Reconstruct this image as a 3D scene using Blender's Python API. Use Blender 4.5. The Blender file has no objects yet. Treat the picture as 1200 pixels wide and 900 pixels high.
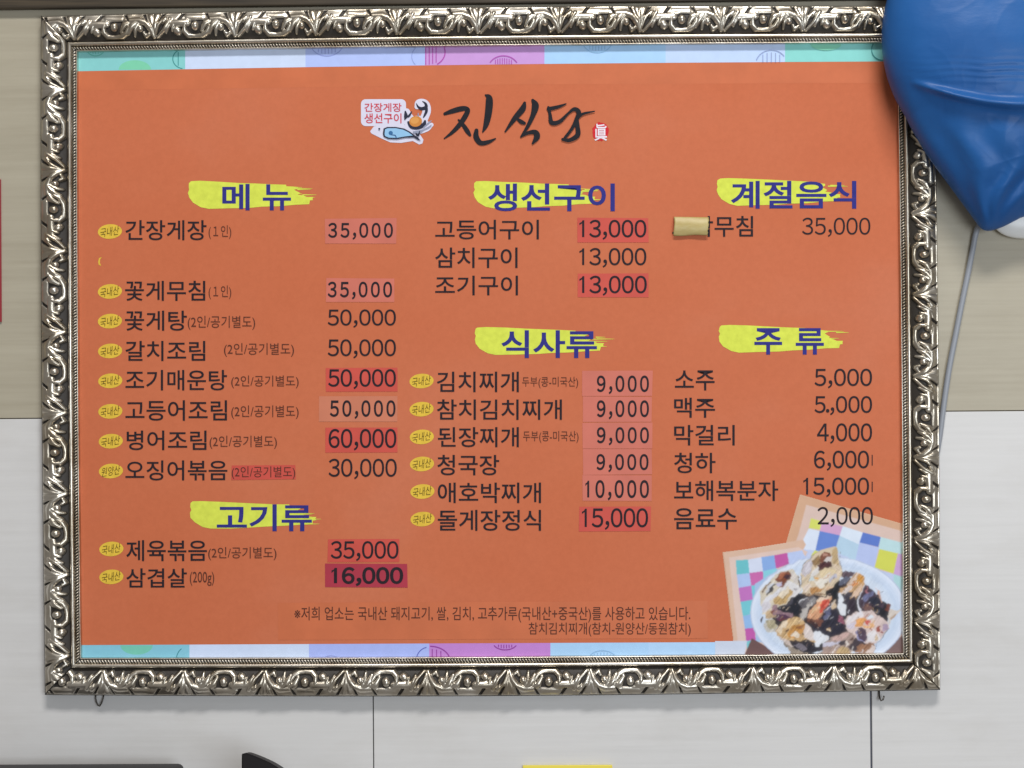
import bpy, bmesh, math, random
import numpy as np
from mathutils import Matrix, Vector, noise

random.seed(7); np.random.seed(7)
SC = bpy.context.scene
COL = SC.collection

# ------------------------------------------------------------------ camera
CAM = (0.05078, -1.85903, -0.05132)
YAW, PITCH, ROLL = 0.012602, 0.006704, -0.008030
BW, BH = 1.04866, 0.8000                      # outer size of the framed board
FOV = math.radians(36)
ROT = Matrix.Rotation(YAW, 3, 'Z') @ Matrix.Rotation(math.pi/2, 3, 'X') @ Matrix.Rotation(PITCH, 3, 'X') @ Matrix.Rotation(ROLL, 3, 'Z')
cd = bpy.data.cameras.new('camera'); cam = bpy.data.objects.new('camera', cd); COL.objects.link(cam)
cam.matrix_world = Matrix.Translation(CAM) @ ROT.to_4x4()
cd.angle = FOV; cd.clip_start = 0.02; cd.clip_end = 50
SC.camera = cam

# ------------------------------------------------------------------ world, lamps, exposure
W = bpy.data.worlds.new('World'); SC.world = W; W.use_nodes = True
bg = W.node_tree.nodes['Background']; bg.inputs[0].default_value = (0.92, 0.88, 0.84, 1); bg.inputs[1].default_value = 0.26
SC.view_settings.view_transform = 'Standard'; SC.view_settings.look = 'None'
SC.view_settings.exposure = 0.0; SC.view_settings.gamma = 1.0

def lamp(name, loc, target, sx, sy, power, color):
    l = bpy.data.lights.new(name, 'AREA'); l.shape = 'RECTANGLE'; l.size = sx; l.size_y = sy
    l.energy = power; l.color = color
    o = bpy.data.objects.new(name, l); COL.objects.link(o); o.location = loc
    o.rotation_euler = (Vector(target) - Vector(loc)).to_track_quat('-Z', 'Y').to_euler()
    return o
lamp('ceiling_tube_lamp', (0.35, -2.5, 3.2), (0.0, 0, 0), 1.5, 0.48, 122, (1.0, 0.975, 0.945))
lamp('front_fill_lamp', (1.15, -3.0, -0.15), (0.1, 0, -0.3), 1.5, 1.0, 38, (0.86, 0.93, 1.0))  # added fill from low front right, evens out the ceiling lamp's falloff

# ------------------------------------------------------------------ helpers
FPX = 600/math.tan(FOV/2)
CV = Vector(CAM)
def at(px, py, depth=0.0):
    """point of the photograph (1200x900) on the plane y = -depth"""
    d = ROT @ Vector(((px-600)/FPX, -(py-450)/FPX, -1))
    t = (-depth - CV.y)/d.y
    return CV + d*t
def lin(c):
    return tuple(((v/255)/12.92 if v/255 <= .04045 else ((v/255+.055)/1.055)**2.4) for v in c)

def new_obj(name, me, parent=None, mats=()):
    o = bpy.data.objects.new(name, me); COL.objects.link(o)
    for m in mats: me.materials.append(m)
    if parent is not None:
        o.parent = parent
        o.matrix_parent_inverse = Matrix.Translation(-Vector(parent.location)) if parent.type == 'EMPTY' else Matrix.Identity(4)
        if parent.type != 'EMPTY' and parent.parent is not None:
            o.matrix_parent_inverse = Matrix.Identity(4)
            o.matrix_parent_inverse = world_of(parent).inverted()
    return o
def world_of(o):
    m = o.matrix_basis.copy()
    if o.parent: m = world_of(o.parent) @ o.matrix_parent_inverse @ m
    return m
def thing(name, label, cat, loc, group=None):
    o = bpy.data.objects.new(name, None); COL.objects.link(o); o.location = loc
    o.empty_display_size = .05
    return tag(o, label, cat, group)
def tag(o, label, cat, group=None):
    o['label'] = label; o['category'] = cat
    if group: o['group'] = group
    return o
def struct(o):
    o['kind'] = 'structure'; return o
def from_bm(name, bm, parent=None, mats=(), smooth=False):
    me = bpy.data.meshes.new(name); bm.normal_update(); bm.to_mesh(me); bm.free()
    if smooth:
        for p in me.polygons: p.use_smooth = True
    return new_obj(name, me, parent, mats)
def box(bm, x0, x1, y0, y1, z0, z1, bevel=0.0, seg=2):
    r = bmesh.ops.create_cube(bm, size=1, matrix=Matrix.Translation(((x0+x1)/2, (y0+y1)/2, (z0+z1)/2)) @ Matrix.Diagonal((x1-x0, y1-y0, z1-z0, 1)))
    if bevel > 0:
        es = list({e for v in r['verts'] for e in v.link_edges})
        bmesh.ops.bevel(bm, geom=es, offset=bevel, segments=seg, affect='EDGES', profile=.5)
def tube(bm, pts, r, n=10):
    rings = []
    for i, p in enumerate(pts):
        a = pts[max(0, i-1)]; b = pts[min(len(pts)-1, i+1)]
        t = (b-a).normalized(); u = t.cross(Vector((0, 1, .03))).normalized(); v = t.cross(u)
        rr = r[i] if isinstance(r, (list, tuple)) else r
        rings.append([bm.verts.new(p + (u*math.cos(2*math.pi*k/n) + v*math.sin(2*math.pi*k/n))*rr) for k in range(n)])
    for a, b in zip(rings, rings[1:]):
        for k in range(n): bm.faces.new((a[k], a[(k+1) % n], b[(k+1) % n], b[k]))
    bm.faces.new(rings[0][::-1]); bm.faces.new(rings[-1])
def spline(P, n=8):
    P = [tuple(p) for p in P]; out = []
    Q = [P[0]] + P + [P[-1]]
    for i in range(1, len(Q)-2):
        for k in range(n):
            t = k/n
            out.append(tuple(.5*((2*b) + (c-a)*t + (2*a-5*b+4*c-d)*t*t + (-a+3*b-3*c+d)*t**3) for a, b, c, d in zip(Q[i-1], Q[i], Q[i+1], Q[i+2])))
    out.append(P[-1]); return out

# ------------------------------------------------------------------ materials
def mat(name, col=(.5,.5,.5), rough=.5, metal=0.0, spec=.5):
    m = bpy.data.materials.new(name); m.use_nodes = True
    b = m.node_tree.nodes['Principled BSDF']
    b.inputs['Base Color'].default_value = (*col, 1); b.inputs['Roughness'].default_value = rough
    b.inputs['Metallic'].default_value = metal; b.inputs['Specular IOR Level'].default_value = spec
    return m, m.node_tree, b
def nd(t, kind, **kw):
    n = t.nodes.new(kind)
    for k, v in kw.items(): setattr(n, k, v)
    return n
def coords(t, scale=(1,1,1)):
    g = nd(t, 'ShaderNodeTexCoord'); mp = nd(t, 'ShaderNodeMapping'); mp.inputs['Scale'].default_value = scale
    t.links.new(g.outputs['Object'], mp.inputs['Vector']); return mp.outputs[0]
def noise_tex(t, vec, scale, detail=4, rough=.55):
    n = nd(t, 'ShaderNodeTexNoise'); n.inputs['Scale'].default_value = scale; n.inputs['Detail'].default_value = detail
    n.inputs['Roughness'].default_value = rough; t.links.new(vec, n.inputs['Vector']); return n.outputs['Fac']
def ramp(t, fac, stops):
    r = nd(t, 'ShaderNodeValToRGB'); e = r.color_ramp.elements
    while len(e) < len(stops): e.new(.5)
    for i, (p, c) in enumerate(stops): e[i].position = p; e[i].color = (*c, 1)
    t.links.new(fac, r.inputs[0]); return r.outputs[0]
def mixc(t, mode, fac, a, b):
    m = nd(t, 'ShaderNodeMix', data_type='RGBA', blend_type=mode)
    for s, v in ((0, fac), (6, a), (7, b)):
        if hasattr(v, 'is_output'): t.links.new(v, m.inputs[s])
        else: m.inputs[s].default_value = v if s == 0 else (*v, 1)
    return m.outputs[2]
def bump(t, b, h, strength, dist):
    n = nd(t, 'ShaderNodeBump'); n.inputs['Strength'].default_value = strength; n.inputs['Distance'].default_value = dist
    t.links.new(h, n.inputs['Height']); t.links.new(n.outputs[0], b.inputs['Normal'])

def wall_mat(name, c0, c1, speck=.0):
    """printed panel with a faint, long horizontal grain and small marks"""
    m, t, b = mat(name, c0, .45, 0, .35)
    g = noise_tex(t, coords(t, (1.6, 1, 42)), 3.0, 5, .6)
    c = ramp(t, g, [(.28, c1), (.72, c0)])
    big = noise_tex(t, coords(t, (1, 1, 1.6)), 2.2, 3, .5)
    c = mixc(t, 'MULTIPLY', .55, c, ramp(t, big, [(.3, (.90, .90, .90)), (.7, (1, 1, 1))]))
    sp = noise_tex(t, coords(t, (1, 1, 1)), 38, 2, .5)
    c = mixc(t, 'MULTIPLY', .40, c, ramp(t, sp, [(.15, (.5, .47, .43)), (.19, (1, 1, 1))]))
    sm = noise_tex(t, coords(t, (1.0, 1, 2.4)), 6.5, 6, .65)
    c = mixc(t, 'MULTIPLY', .5, c, ramp(t, sm, [(.30, (.88, .865, .84)), (.52, (1, 1, 1))]))
    t.links.new(c, b.inputs['Base Color'])
    bump(t, b, g, .08, .002)
    return m
M_UP = wall_mat('beige_wall_panel', (.465, .425, .33), (.40, .36, .275))
M_LOW = wall_mat('pale_wall_panel', (.70, .692, .686), (.652, .644, .636))
M_SEAM, _, _ = mat('brown_seam', (.22, .14, .08), .7)
M_SLATE, _, _ = mat('slate_seam', (.07, .075, .10), .6)
def trim_mat():
    m, t, b = mat('dark_wood_trim', (.05, .035, .02), .5)
    g = noise_tex(t, coords(t, (2, 1, 60)), 4, 4)
    t.links.new(ramp(t, g, [(.3, (.022, .016, .010)), (.7, (.075, .055, .032))]), b.inputs['Base Color'])
    return m
M_TRIM = trim_mat()

def silver(name, dark_low=True, tint=(.61, .57, .50)):
    """antique silver leaf: dark brown where the relief attribute is low, bright metal where high"""
    m, t, b = mat(name, tint, .32, 1.0)
    n = noise_tex(t, coords(t, (1, 1, 1)), 120, 4, .6)
    lo = noise_tex(t, coords(t, (1, 1, 1)), 17, 4, .65)
    lf = ramp(t, lo, [(.36, (0, 0, 0)), (.66, (1, 1, 1))])
    c = mixc(t, 'MIX', lf, (tint[0]*1.12, tint[1]*1.12, tint[2]*1.12), (tint[0]*.74, tint[1]*.68, tint[2]*.59))
    if dark_low:
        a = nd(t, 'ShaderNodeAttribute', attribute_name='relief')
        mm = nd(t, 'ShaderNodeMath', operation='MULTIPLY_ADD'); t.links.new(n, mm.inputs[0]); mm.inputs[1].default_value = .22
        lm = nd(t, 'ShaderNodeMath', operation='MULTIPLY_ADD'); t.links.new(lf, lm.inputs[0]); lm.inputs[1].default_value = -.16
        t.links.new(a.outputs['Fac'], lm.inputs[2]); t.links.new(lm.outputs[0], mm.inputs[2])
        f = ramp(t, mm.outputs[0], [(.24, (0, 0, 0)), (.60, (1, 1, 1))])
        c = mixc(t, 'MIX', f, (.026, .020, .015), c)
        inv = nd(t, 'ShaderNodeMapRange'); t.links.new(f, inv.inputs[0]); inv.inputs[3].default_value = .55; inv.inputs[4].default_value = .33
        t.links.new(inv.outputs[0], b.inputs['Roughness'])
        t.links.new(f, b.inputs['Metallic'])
    t.links.new(c, b.inputs['Base Color'])
    bump(t, b, n, .12, .0006)
    return m
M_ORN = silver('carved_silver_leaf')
M_BEAD = silver('smooth_silver_leaf', False, (.66, .62, .55))
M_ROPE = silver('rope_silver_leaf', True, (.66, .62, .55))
M_EDGE, _, _ = mat('dark_bronze_edge', (.055, .042, .030), .4, .6)

def attr_mat(name, rough=.55, spec=.2):
    """printed ink: each printed patch carries its own ink colour, with a slight paper mottle"""
    m, t, b = mat(name, (1,1,1), rough, 0, spec)
    a = nd(t, 'ShaderNodeAttribute', attribute_name='ink')
    n = noise_tex(t, coords(t, (1, 1, 1)), 90, 4, .6)
    c = mixc(t, 'MULTIPLY', .6, a.outputs['Color'], ramp(t, n, [(.3, (.90, .90, .90)), (.7, (1.0, 1.0, 1.0))]))
    t.links.new(c, b.inputs['Base Color'])
    return m
M_INK = attr_mat('printed_ink')
def poster_mat():
    m, t, b = mat('orange_print', lin((200, 116, 82)), .6, 0, .15)
    n = noise_tex(t, coords(t, (1, 1, 1.5)), 3.2, 4, .55)
    c = ramp(t, n, [(.30, lin((201, 109, 73))), (.55, lin((204, 114, 79))), (.75, lin((206, 121, 89)))])
    # scuffed band where an old heading was papered over
    f = noise_tex(t, coords(t, (1, 1, 1)), 160, 5, .7)
    c = mixc(t, 'MULTIPLY', .5, c, ramp(t, f, [(.3, (.90, .88, .86)), (.7, (1.04, 1.04, 1.04))]))
    t.links.new(c, b.inputs['Base Color'])
    bump(t, b, f, .05, .0006)
    return m
M_POSTER = poster_mat()
def ink(name, c, rough=.6):
    m, t, b = mat(name, lin(c), rough, 0, .12)
    n = noise_tex(t, coords(t, (1, 1, 1)), 140, 3, .6)
    k = lin(c)
    t.links.new(ramp(t, n, [(.3, tuple(v*.92 for v in k)), (.7, tuple(min(1, v*1.08+.002) for v in k))]), b.inputs['Base Color'])
    return m
M_BLACK = ink('black_ink', (44, 36, 42)); M_THIN = ink('thin_brown_ink', (92, 52, 42))
M_INDIGO = ink('indigo_ink', (52, 52, 132)); M_BRUSHBLACK = ink('brush_black_ink', (36, 36, 42))
M_REDINK = ink('red_ink', (206, 70, 84)); M_WHITEINK = ink('white_ink', (236, 228, 238))
M_OLIVE = ink('olive_ink', (84, 66, 28))
M_YEL = ink('yellow_swash', (216, 226, 86)); M_SEAL = ink('seal_red', (206, 44, 52))
M_BADGE = ink('badge_yellow', (226, 190, 70))
def film(name, c, v0=.93, v1=1.05):
    m, t, b = mat(name, lin(c), .5, 0, .25)
    n = noise_tex(t, coords(t, (1, 1, 1)), 30, 3, .6); k = lin(c)
    t.links.new(ramp(t, n, [(.3, tuple(v*v0 for v in k)), (.7, tuple(min(1, v*v1) for v in k))]), b.inputs['Base Color'])
    return m
M_PINK = film('pink_sticker', (207, 116, 99)); M_PALE = film('pale_sticker', (206, 126, 98))
M_RED = film('red_sticker', (205, 84, 72)); M_CRIM = film('crimson_sticker', (176, 56, 74))
M_PATCH = film('orange_patch', (205, 113, 75))

# ------------------------------------------------------------------ wall
def wz(px, py): return at(px, py, 0).z
z_seam = wz(600, 486); z_top = wz(20, 12.5)
x_s1, x_s2 = at(437.5, 860).x, at(1021, 860).x
bm = bmesh.new(); box(bm, -1.6, 1.7, .012, .05, -1.1, z_top+.6)
struct(from_bm('wall_backing', bm, None, (M_SEAM,)))
bm = bmesh.new(); box(bm, -1.6, 1.7, 0, .0118, z_seam+.0005, z_top+.6, .0005, 1)
struct(from_bm('wall_upper', bm, None, (M_UP,)))
bm = bmesh.new()
for a, b_ in ((-1.6, x_s1-.0006), (x_s1+.0006, x_s2-.0011), (x_s2+.0011, 1.7)):
    box(bm, a, b_, 0, .0118, -1.1, z_seam-.0005, .0005, 1)
struct(from_bm('wall_lower', bm, None, (M_LOW,)))
bm = bmesh.new(); box(bm, x_s2-.00105, x_s2+.00105, .002, .0119, -1.1, z_seam-.001)
struct(from_bm('wall_sealant', bm, None, (M_SLATE,)))
bm = bmesh.new(); box(bm, -1.6, 1.7, -.0095, -.0002, z_top, z_top+.09, .002, 2)
struct(from_bm('wall_trim', bm, None, (M_TRIM,)))

# ------------------------------------------------------------------ menu board
BOARD = thing('menu_board', 'large orange Korean menu board in an ornate antique silver frame, hanging on the wall', 'menu board', (0, 0, -BH/2))
ZP = .0085                                           # depth of the printed face
S = .001
# carved frame: height field over the moulding, mitred at the corners
def seg_h(U, V, p, w, a):
    """rounded ridge along a polyline p = [(u,v,width scale)...]"""
    H = np.full(U.shape, -1.0)
    for (x0, y0, k0), (x1, y1, k1) in zip(p, p[1:]):
        dx, dy = x1-x0, y1-y0; L = dx*dx+dy*dy+1e-9
        t = np.clip(((U-x0)*dx+(V-y0)*dy)/L, 0, 1)
        d2 = (U-x0-t*dx)**2+(V-y0-t*dy)**2
        ww = w*(k0+(k1-k0)*t)
        H = np.maximum(H, a*np.sqrt(np.clip(1-d2/(ww*ww), 0, 1))*(.6+.4*(k0+(k1-k0)*t)))
    return H
def ornament(U, V, P=95.0):
    """carved acanthus, scroll and cabochon repeat; V runs 0 (outer) to 27 (inner); returns relief 0..~6"""
    u = (U+P/2) % P - P/2
    idx = np.floor((U+P/2)/P)
    k = lambda x, y, w=1: ((x-665)/8, (365-y)/8, w)
    RAISED = [  # (points, half width, height)
      ([k(665,250), k(665,258)], 4.7, 6.0),
      ([k(528,250,.6), k(560,195), k(610,166,1.1), k(665,156,1.25), k(725,166,1.1), k(764,205), k(766,250,.8), k(744,305,.5)], 2.7, 5.0),
      ([k(515,310,1), k(565,275,1.1), k(604,212,.55)], 3.3, 4.6),
      ([k(438,318,1), k(492,272,1.1), k(533,195,.5)], 3.2, 5.0),
      ([k(432,300,1), k(468,240,1), k(476,178,.6)], 2.5, 4.2),
      ([k(424,238), k(424,240)], 3.3, 5.0),
      ([k(296,162,.6), k(322,228,1), k(366,288,1.15), k(430,315,1.2), k(520,312,1)], 3.0, 5.2),
      ([k(342,190,.8), k(372,172,1), k(388,200,.8)], 2.3, 4.8),
      ([k(288,165,.45), k(284,260,.9), k(262,352,1.5)], 2.9, 4.8),
      ([k(303,200,.4), k(308,280,.9), k(326,352,1.4)], 2.6, 4.2),
      ([k(140,318,1), k(196,225,.9), k(264,162,.7)], 2.3, 5.2),
      ([k(185,318,1.1), k(248,268,1), k(282,190,.5)], 2.5, 5.0),
      ([k(140,300,1), k(158,245,.9), k(182,200,.6)], 2.2, 4.4),
      ([k(68,208), k(78,214)], 3.7, 5.2),
      ([k(108,262,1), k(124,215,.6)], 2.0, 4.4),
      ([k(-20,285,.9), k(55,285,1), k(140,278,.9)], 5.2, 4.4),
      ([k(600,340), k(740,340)], 5.0, 3.6),
    ]
    R_ = (2.7+.35*np.sin(U*.13)+.3*np.sin(U*.31+1))*np.clip((8.8-V+.9*np.sin(U*.2645)+.5*np.sin(U*.48))/2.4, 0, 1)                 # plain outer cove
    for sh in (-P, 0, P):
        for p, w, a in RAISED: R_ = np.maximum(R_, seg_h(u+sh, V, p, w*(1.0 if w > 4 else 1.22), a*.92))
    CUT = [([k(14,372), k(52,312,.5)], 1.7), ([k(196,372), k(252,296,.4)], 1.7), ([k(392,372), k(352,290,.4)], 1.7), ([k(570,372), k(532,306,.5)], 1.7),
           ([k(774,372), k(828,312,.5)], 1.7), ([k(210,290,.4), k(236,240,1), k(262,195,.4)], 1.6), ([k(460,262,.3), k(500,210,.7)], .7), ([k(545,262,.4), k(580,215,.7)], .7)]
    for sh in (-P, 0, P):
        for p, w in CUT: R_ = np.maximum(R_ - np.clip(seg_h(u+sh, V, p, w, 3.6), 0, None), 0)
    wob = .22*np.sin(idx*2.3+U*.23)*np.sin(V*.5+idx)
    return np.clip(R_*(1+.07*np.sin(idx*1.7)+.05*np.sin(U*.071+idx)) + np.where(R_ > .5, wob, 0), 0, None)
def lerp(v, pts):
    xs, ys = zip(*pts); return np.interp(v, xs, ys)
def rail_height(U, V, part, side=0):
    """moulding height above the wall in mm; V in mm from the outer edge"""
    if part == 'ornament':
        w = (V-2.2)/1.07
        ground = 11.4 + 6.3*np.sin(np.clip((w+2)/30, 0, 1)*math.pi)**.9
        r = ornament(U, w)
        lip = np.clip((2.5-V)/.4, 0, 1)
        r = r*np.clip((27.2-w)/.8, 0, 1)*np.clip((w+.5)/.8, 0, 1) + lip*(.55, 1.0, .8, .5)[side]*(2.2+.8*np.sin(np.clip((V-.8)/1.7, 0, 1)*math.pi))  # lip sits lower and darker on the bottom and left rails
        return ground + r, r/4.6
    if part == 'rope':
        w = (V-37.9)/4.4
        tw = np.abs(np.sin(math.pi*(U/3.45 + w*.8)))
        b_ = np.sqrt(np.clip(1-(2*w-1)**2, 0, 1))
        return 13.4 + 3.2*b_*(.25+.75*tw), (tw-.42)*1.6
    return None, None
PARTS = {
 'ornament': (np.linspace(0.8, 31.3, 52), .58),
 'rope': (np.linspace(37.9, 42.3, 9), .38),
}
def rail(side):
    """side 0 bottom, 1 right, 2 top, 3 left: returns map (along, v, height) -> world"""
    L = (BW if side % 2 == 0 else BH)*1000
    cx, cz = BW/2, BH/2
    def f(x, v, h):
        b = np.sin(math.pi*np.clip(x/L, 0, 1)); b = b*((4.2-2.6*v/44) if side % 2 == 0 else (2.0-.6*v/44)) - np.where(side == 2, 1.2*(1-v/44), 0)*(1-b)
        x = x*S; v = (v-b)*S; h = h*S
        if side == 0: return np.stack([-cx+x, -h, -cz+v], -1)
        if side == 1: return np.stack([cx-v, -h, -cz+x], -1)
        if side == 2: return np.stack([cx-x, -h, cz-v], -1)
        return np.stack([-cx+v, -h, cz-x], -1)
    return L, f
def grid_mesh(name, P3, rel=None, smooth=True):
    nv, nu = P3.shape[:2]
    me = bpy.data.meshes.new(name)
    idx = np.arange(nv*nu).reshape(nv, nu)
    q = np.stack([idx[:-1, :-1], idx[:-1, 1:], idx[1:, 1:], idx[1:, :-1]], -1).reshape(-1, 4)
    me.vertices.add(nv*nu); me.vertices.foreach_set('co', P3.reshape(-1).astype(np.float32))
    me.loops.add(q.size); me.loops.foreach_set('vertex_index', q.reshape(-1).astype(np.int32))
    me.polygons.add(len(q)); me.polygons.foreach_set('loop_start', (np.arange(len(q))*4).astype(np.int32))
    me.polygons.foreach_set('loop_total', np.full(len(q), 4, np.int32))
    me.polygons.foreach_set('use_smooth', np.full(len(q), smooth))
    me.update(calc_edges=True)
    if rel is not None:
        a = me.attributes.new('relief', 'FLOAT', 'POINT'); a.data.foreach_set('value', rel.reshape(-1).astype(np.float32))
    return me
EDGE_PROFILE = [(0, 0), (0, 11.6), (.3, 12.6), (.82, 13.2)]
GUTTER = [(31.3, 12.0), (31.6, 12.0), (32, 12.4), (32.6, 13.2)]
BEAD = [(32.6, 13.2)] + [(35.1-2.5*math.cos(a), 14.4+3.6*math.sin(a)) for a in np.linspace(.1, math.pi-.1, 11)] + [(37.7, 13.6), (37.9, 13.4)]
LIP = [(42.3, 13.4), (42.4, 15.0), (42.7, 15.4), (43.3, 15.2), (43.7, 14.2), (43.8, 11), (43.8, ZP*1000-.5)]
LIP = LIP
for side in range(4):
    L, f = rail(side)
    def strip(name, prof, parent, m, n=80):
        v = np.array([p[0] for p in prof])[:, None]; h = np.array([p[1] for p in prof])[:, None]
        s = np.linspace(0, 1, n)[None, :]
        X = v + s*(L-2*v)
        return new_obj(name, grid_mesh(name, f(X, v+0*X, h+0*X)), parent, (m,))
    def relief(name, key, parent, m):
        vs, du = PARTS[key]
        n = int(L/du); V = vs[:, None] + np.zeros((1, n)); s = np.linspace(0, 1, n)[None, :]
        X = V + s*(L-2*V)
        off = {0: 22.0, 1: 33, 2: 10, 3: 40}[side]
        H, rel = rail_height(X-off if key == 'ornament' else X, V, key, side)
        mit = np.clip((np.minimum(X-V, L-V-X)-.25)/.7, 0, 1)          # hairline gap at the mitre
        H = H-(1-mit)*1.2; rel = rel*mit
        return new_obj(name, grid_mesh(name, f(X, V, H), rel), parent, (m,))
    r = strip('frame_rail', EDGE_PROFILE, BOARD, M_EDGE)
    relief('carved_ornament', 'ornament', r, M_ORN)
    strip('frame_gutter', GUTTER, r, M_EDGE)
    strip('smooth_bead', BEAD, r, M_BEAD)
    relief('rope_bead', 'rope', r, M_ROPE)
    strip('inner_lip', LIP, r, M_BEAD)

# the printed sheet
in_ = .0425
bm = bmesh.new(); box(bm, -BW/2+in_, BW/2-in_, -ZP, -ZP+.004, -BH/2+in_, BH/2-in_)
POSTER = from_bm('poster', bm, BOARD, (M_POSTER,))
LAYER = .00012
def paint(name, polys, parent, layer, step=.000004, m=M_INK, mottle=0):
    """flat printed artwork: list of (pixel polygon, sRGB ink); later ones lie on top"""
    bm = bmesh.new(); cl = bm.loops.layers.float_color.new('ink')
    for i, (pg, c) in enumerate(polys):
        vs = [bm.verts.new(at(x, y, ZP+layer*LAYER+i*step)) for x, y in pg]
        if len(vs) < 3: continue
        fc = bm.faces.new(vs)
        if fc.normal.y > 0 or (fc.normal_update() or fc.normal.y > 0): fc.normal_flip()
        for l in fc.loops:
            d = random.uniform(-mottle, mottle)
            l[cl] = (*lin(tuple(max(0, min(255, v+d)) for v in c)), 1)
    bmesh.ops.triangulate(bm, faces=[f_ for f_ in bm.faces if len(f_.verts) > 4])
    return from_bm(name, bm, parent, (m,))
def ellipse(cx, cy, rx, ry, rot=0, n=28, a0=0, a1=360):
    out = []
    for k in range(n + (0 if a1-a0 >= 360 else 1)):
        a = math.radians(a0+(a1-a0)*k/n); x, y = rx*math.cos(a), ry*math.sin(a); r = math.radians(rot)
        out.append((cx+x*math.cos(r)-y*math.sin(r), cy+x*math.sin(r)+y*math.cos(r)))
    return out
def ring(cx, cy, rx, ry, w, ylo, yhi, xlo=-1e9, xhi=1e9, n=40):
    q = []
    for k in range(n):
        a, b_ = 2*math.pi*k/n, 2*math.pi*(k+1)/n
        p = [(cx+(rx+d)*math.cos(t), cy+(ry+d)*math.sin(t)) for t, d in ((a, 0), (b_, 0), (b_, w), (a, w))]
        if all(ylo <= y <= yhi and xlo <= x <= xhi for x, y in p): q.append(p)
    return q
def stroke(pts, n=8):
    """variable width brush stroke polygonised as quads; pts = (x, y, width)"""
    P = spline(pts, n); q = []
    L = []; R_ = []
    for i, (x, y, w) in enumerate(P):
        a = P[max(0, i-1)]; b_ = P[min(len(P)-1, i+1)]; dx, dy = b_[0]-a[0], b_[1]-a[1]; d = math.hypot(dx, dy) or 1
        L.append((x-dy/d*w/2, y+dx/d*w/2)); R_.append((x+dy/d*w/2, y-dx/d*w/2))
    for i in range(len(P)-1): q.append([L[i], L[i+1], R_[i+1], R_[i]])
    for x, y, w in (P[0], P[-1]):
        if w > 1: q.append(ellipse(x, y, w/2, w/2, 0, 12))
    return q

# ---- lettering: text outlines turned into flat meshes and fitted to the place each line has
FONT_CACHE = {}
def glyphs(txt, bold=0.0, spacing=1.0, shear=0.0):
    k = (txt, bold, spacing, shear)
    if k in FONT_CACHE: return FONT_CACHE[k]
    c = bpy.data.curves.new('lettering', 'FONT'); c.body = txt; c.size = 1; c.offset = bold; c.space_character = spacing; c.shear = shear
    c.fill_mode = 'FRONT'; c.resolution_u = 4
    o = bpy.data.objects.new('lettering', c); COL.objects.link(o)
    dg = bpy.context.evaluated_depsgraph_get(); dg.update()
    me = bpy.data.meshes.new_from_object(o.evaluated_get(dg))
    co = np.empty(len(me.vertices)*3); me.vertices.foreach_get('co', co); co = co.reshape(-1, 3)[:, :2]
    faces = [tuple(p.vertices) for p in me.polygons]
    bpy.data.objects.remove(o); bpy.data.curves.remove(c); bpy.data.meshes.remove(me)
    lo, hi = co.min(0), co.max(0)
    FONT_CACHE[k] = ((co-lo)/(hi-lo), faces)
    return FONT_CACHE[k]
def add_text(bm, txt, bx, layer, mi=0, bold=0.0, spacing=1.0, shear=0.0, tilt=0.0):
    uv, faces = glyphs(txt, bold, spacing, shear)
    x0, y0, x1, y1 = bx; cx, cy = (x0+x1)/2, (y0+y1)/2; t = math.radians(tilt)
    vs = []
    for u, v in uv:
        x = x0+u*(x1-x0)-cx; y = y1-v*(y1-y0)-cy
        vs.append(bm.verts.new(at(cx+x*math.cos(t)-y*math.sin(t), cy+x*math.sin(t)+y*math.cos(t), ZP+layer*LAYER)))
    for f_ in faces:
        try: fc = bm.faces.new([vs[i] for i in f_])
        except ValueError: continue
        fc.normal_update(); fc.material_index = mi
        if fc.normal.y > 0: fc.normal_flip()
DIGIT = {}
def digit(ch, bold):
    """outline of one numeral (full-width form, which has a flagged 1), in units of its own body size"""
    if (ch, bold) in DIGIT: return DIGIT[(ch, bold)]
    if ch == '1':                                             # plain flagged stroke, no foot
        w = .042+bold
        DIGIT[(ch, bold)] = (np.array([(.05-w, 0), (.05+w, 0), (.05+w, .735), (.05-w*.5, .735), (-.03, .655), (-.13, .61), (-.13, .61-w*1.7), (.05-w, .60)]), [(0, 1, 2, 7), (2, 3, 4, 7), (4, 5, 6, 7)])
        return DIGIT[(ch, bold)]
    c = bpy.data.curves.new('numeral', 'FONT'); c.body = chr(ord(ch)+0xFEE0); c.size = 1; c.offset = bold; c.fill_mode = 'FRONT'; c.resolution_u = 5
    o = bpy.data.objects.new('numeral', c); COL.objects.link(o)
    dg = bpy.context.evaluated_depsgraph_get(); dg.update()
    me = bpy.data.meshes.new_from_object(o.evaluated_get(dg))
    co = np.empty(len(me.vertices)*3); me.vertices.foreach_get('co', co); co = co.reshape(-1, 3)[:, :2]
    co[:, 0] -= (co[:, 0].min()+co[:, 0].max())/2
    DIGIT[(ch, bold)] = (co, [tuple(p.vertices) for p in me.polygons])
    bpy.data.objects.remove(o); bpy.data.curves.remove(c); bpy.data.meshes.remove(me)
    return DIGIT[(ch, bold)]
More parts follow.
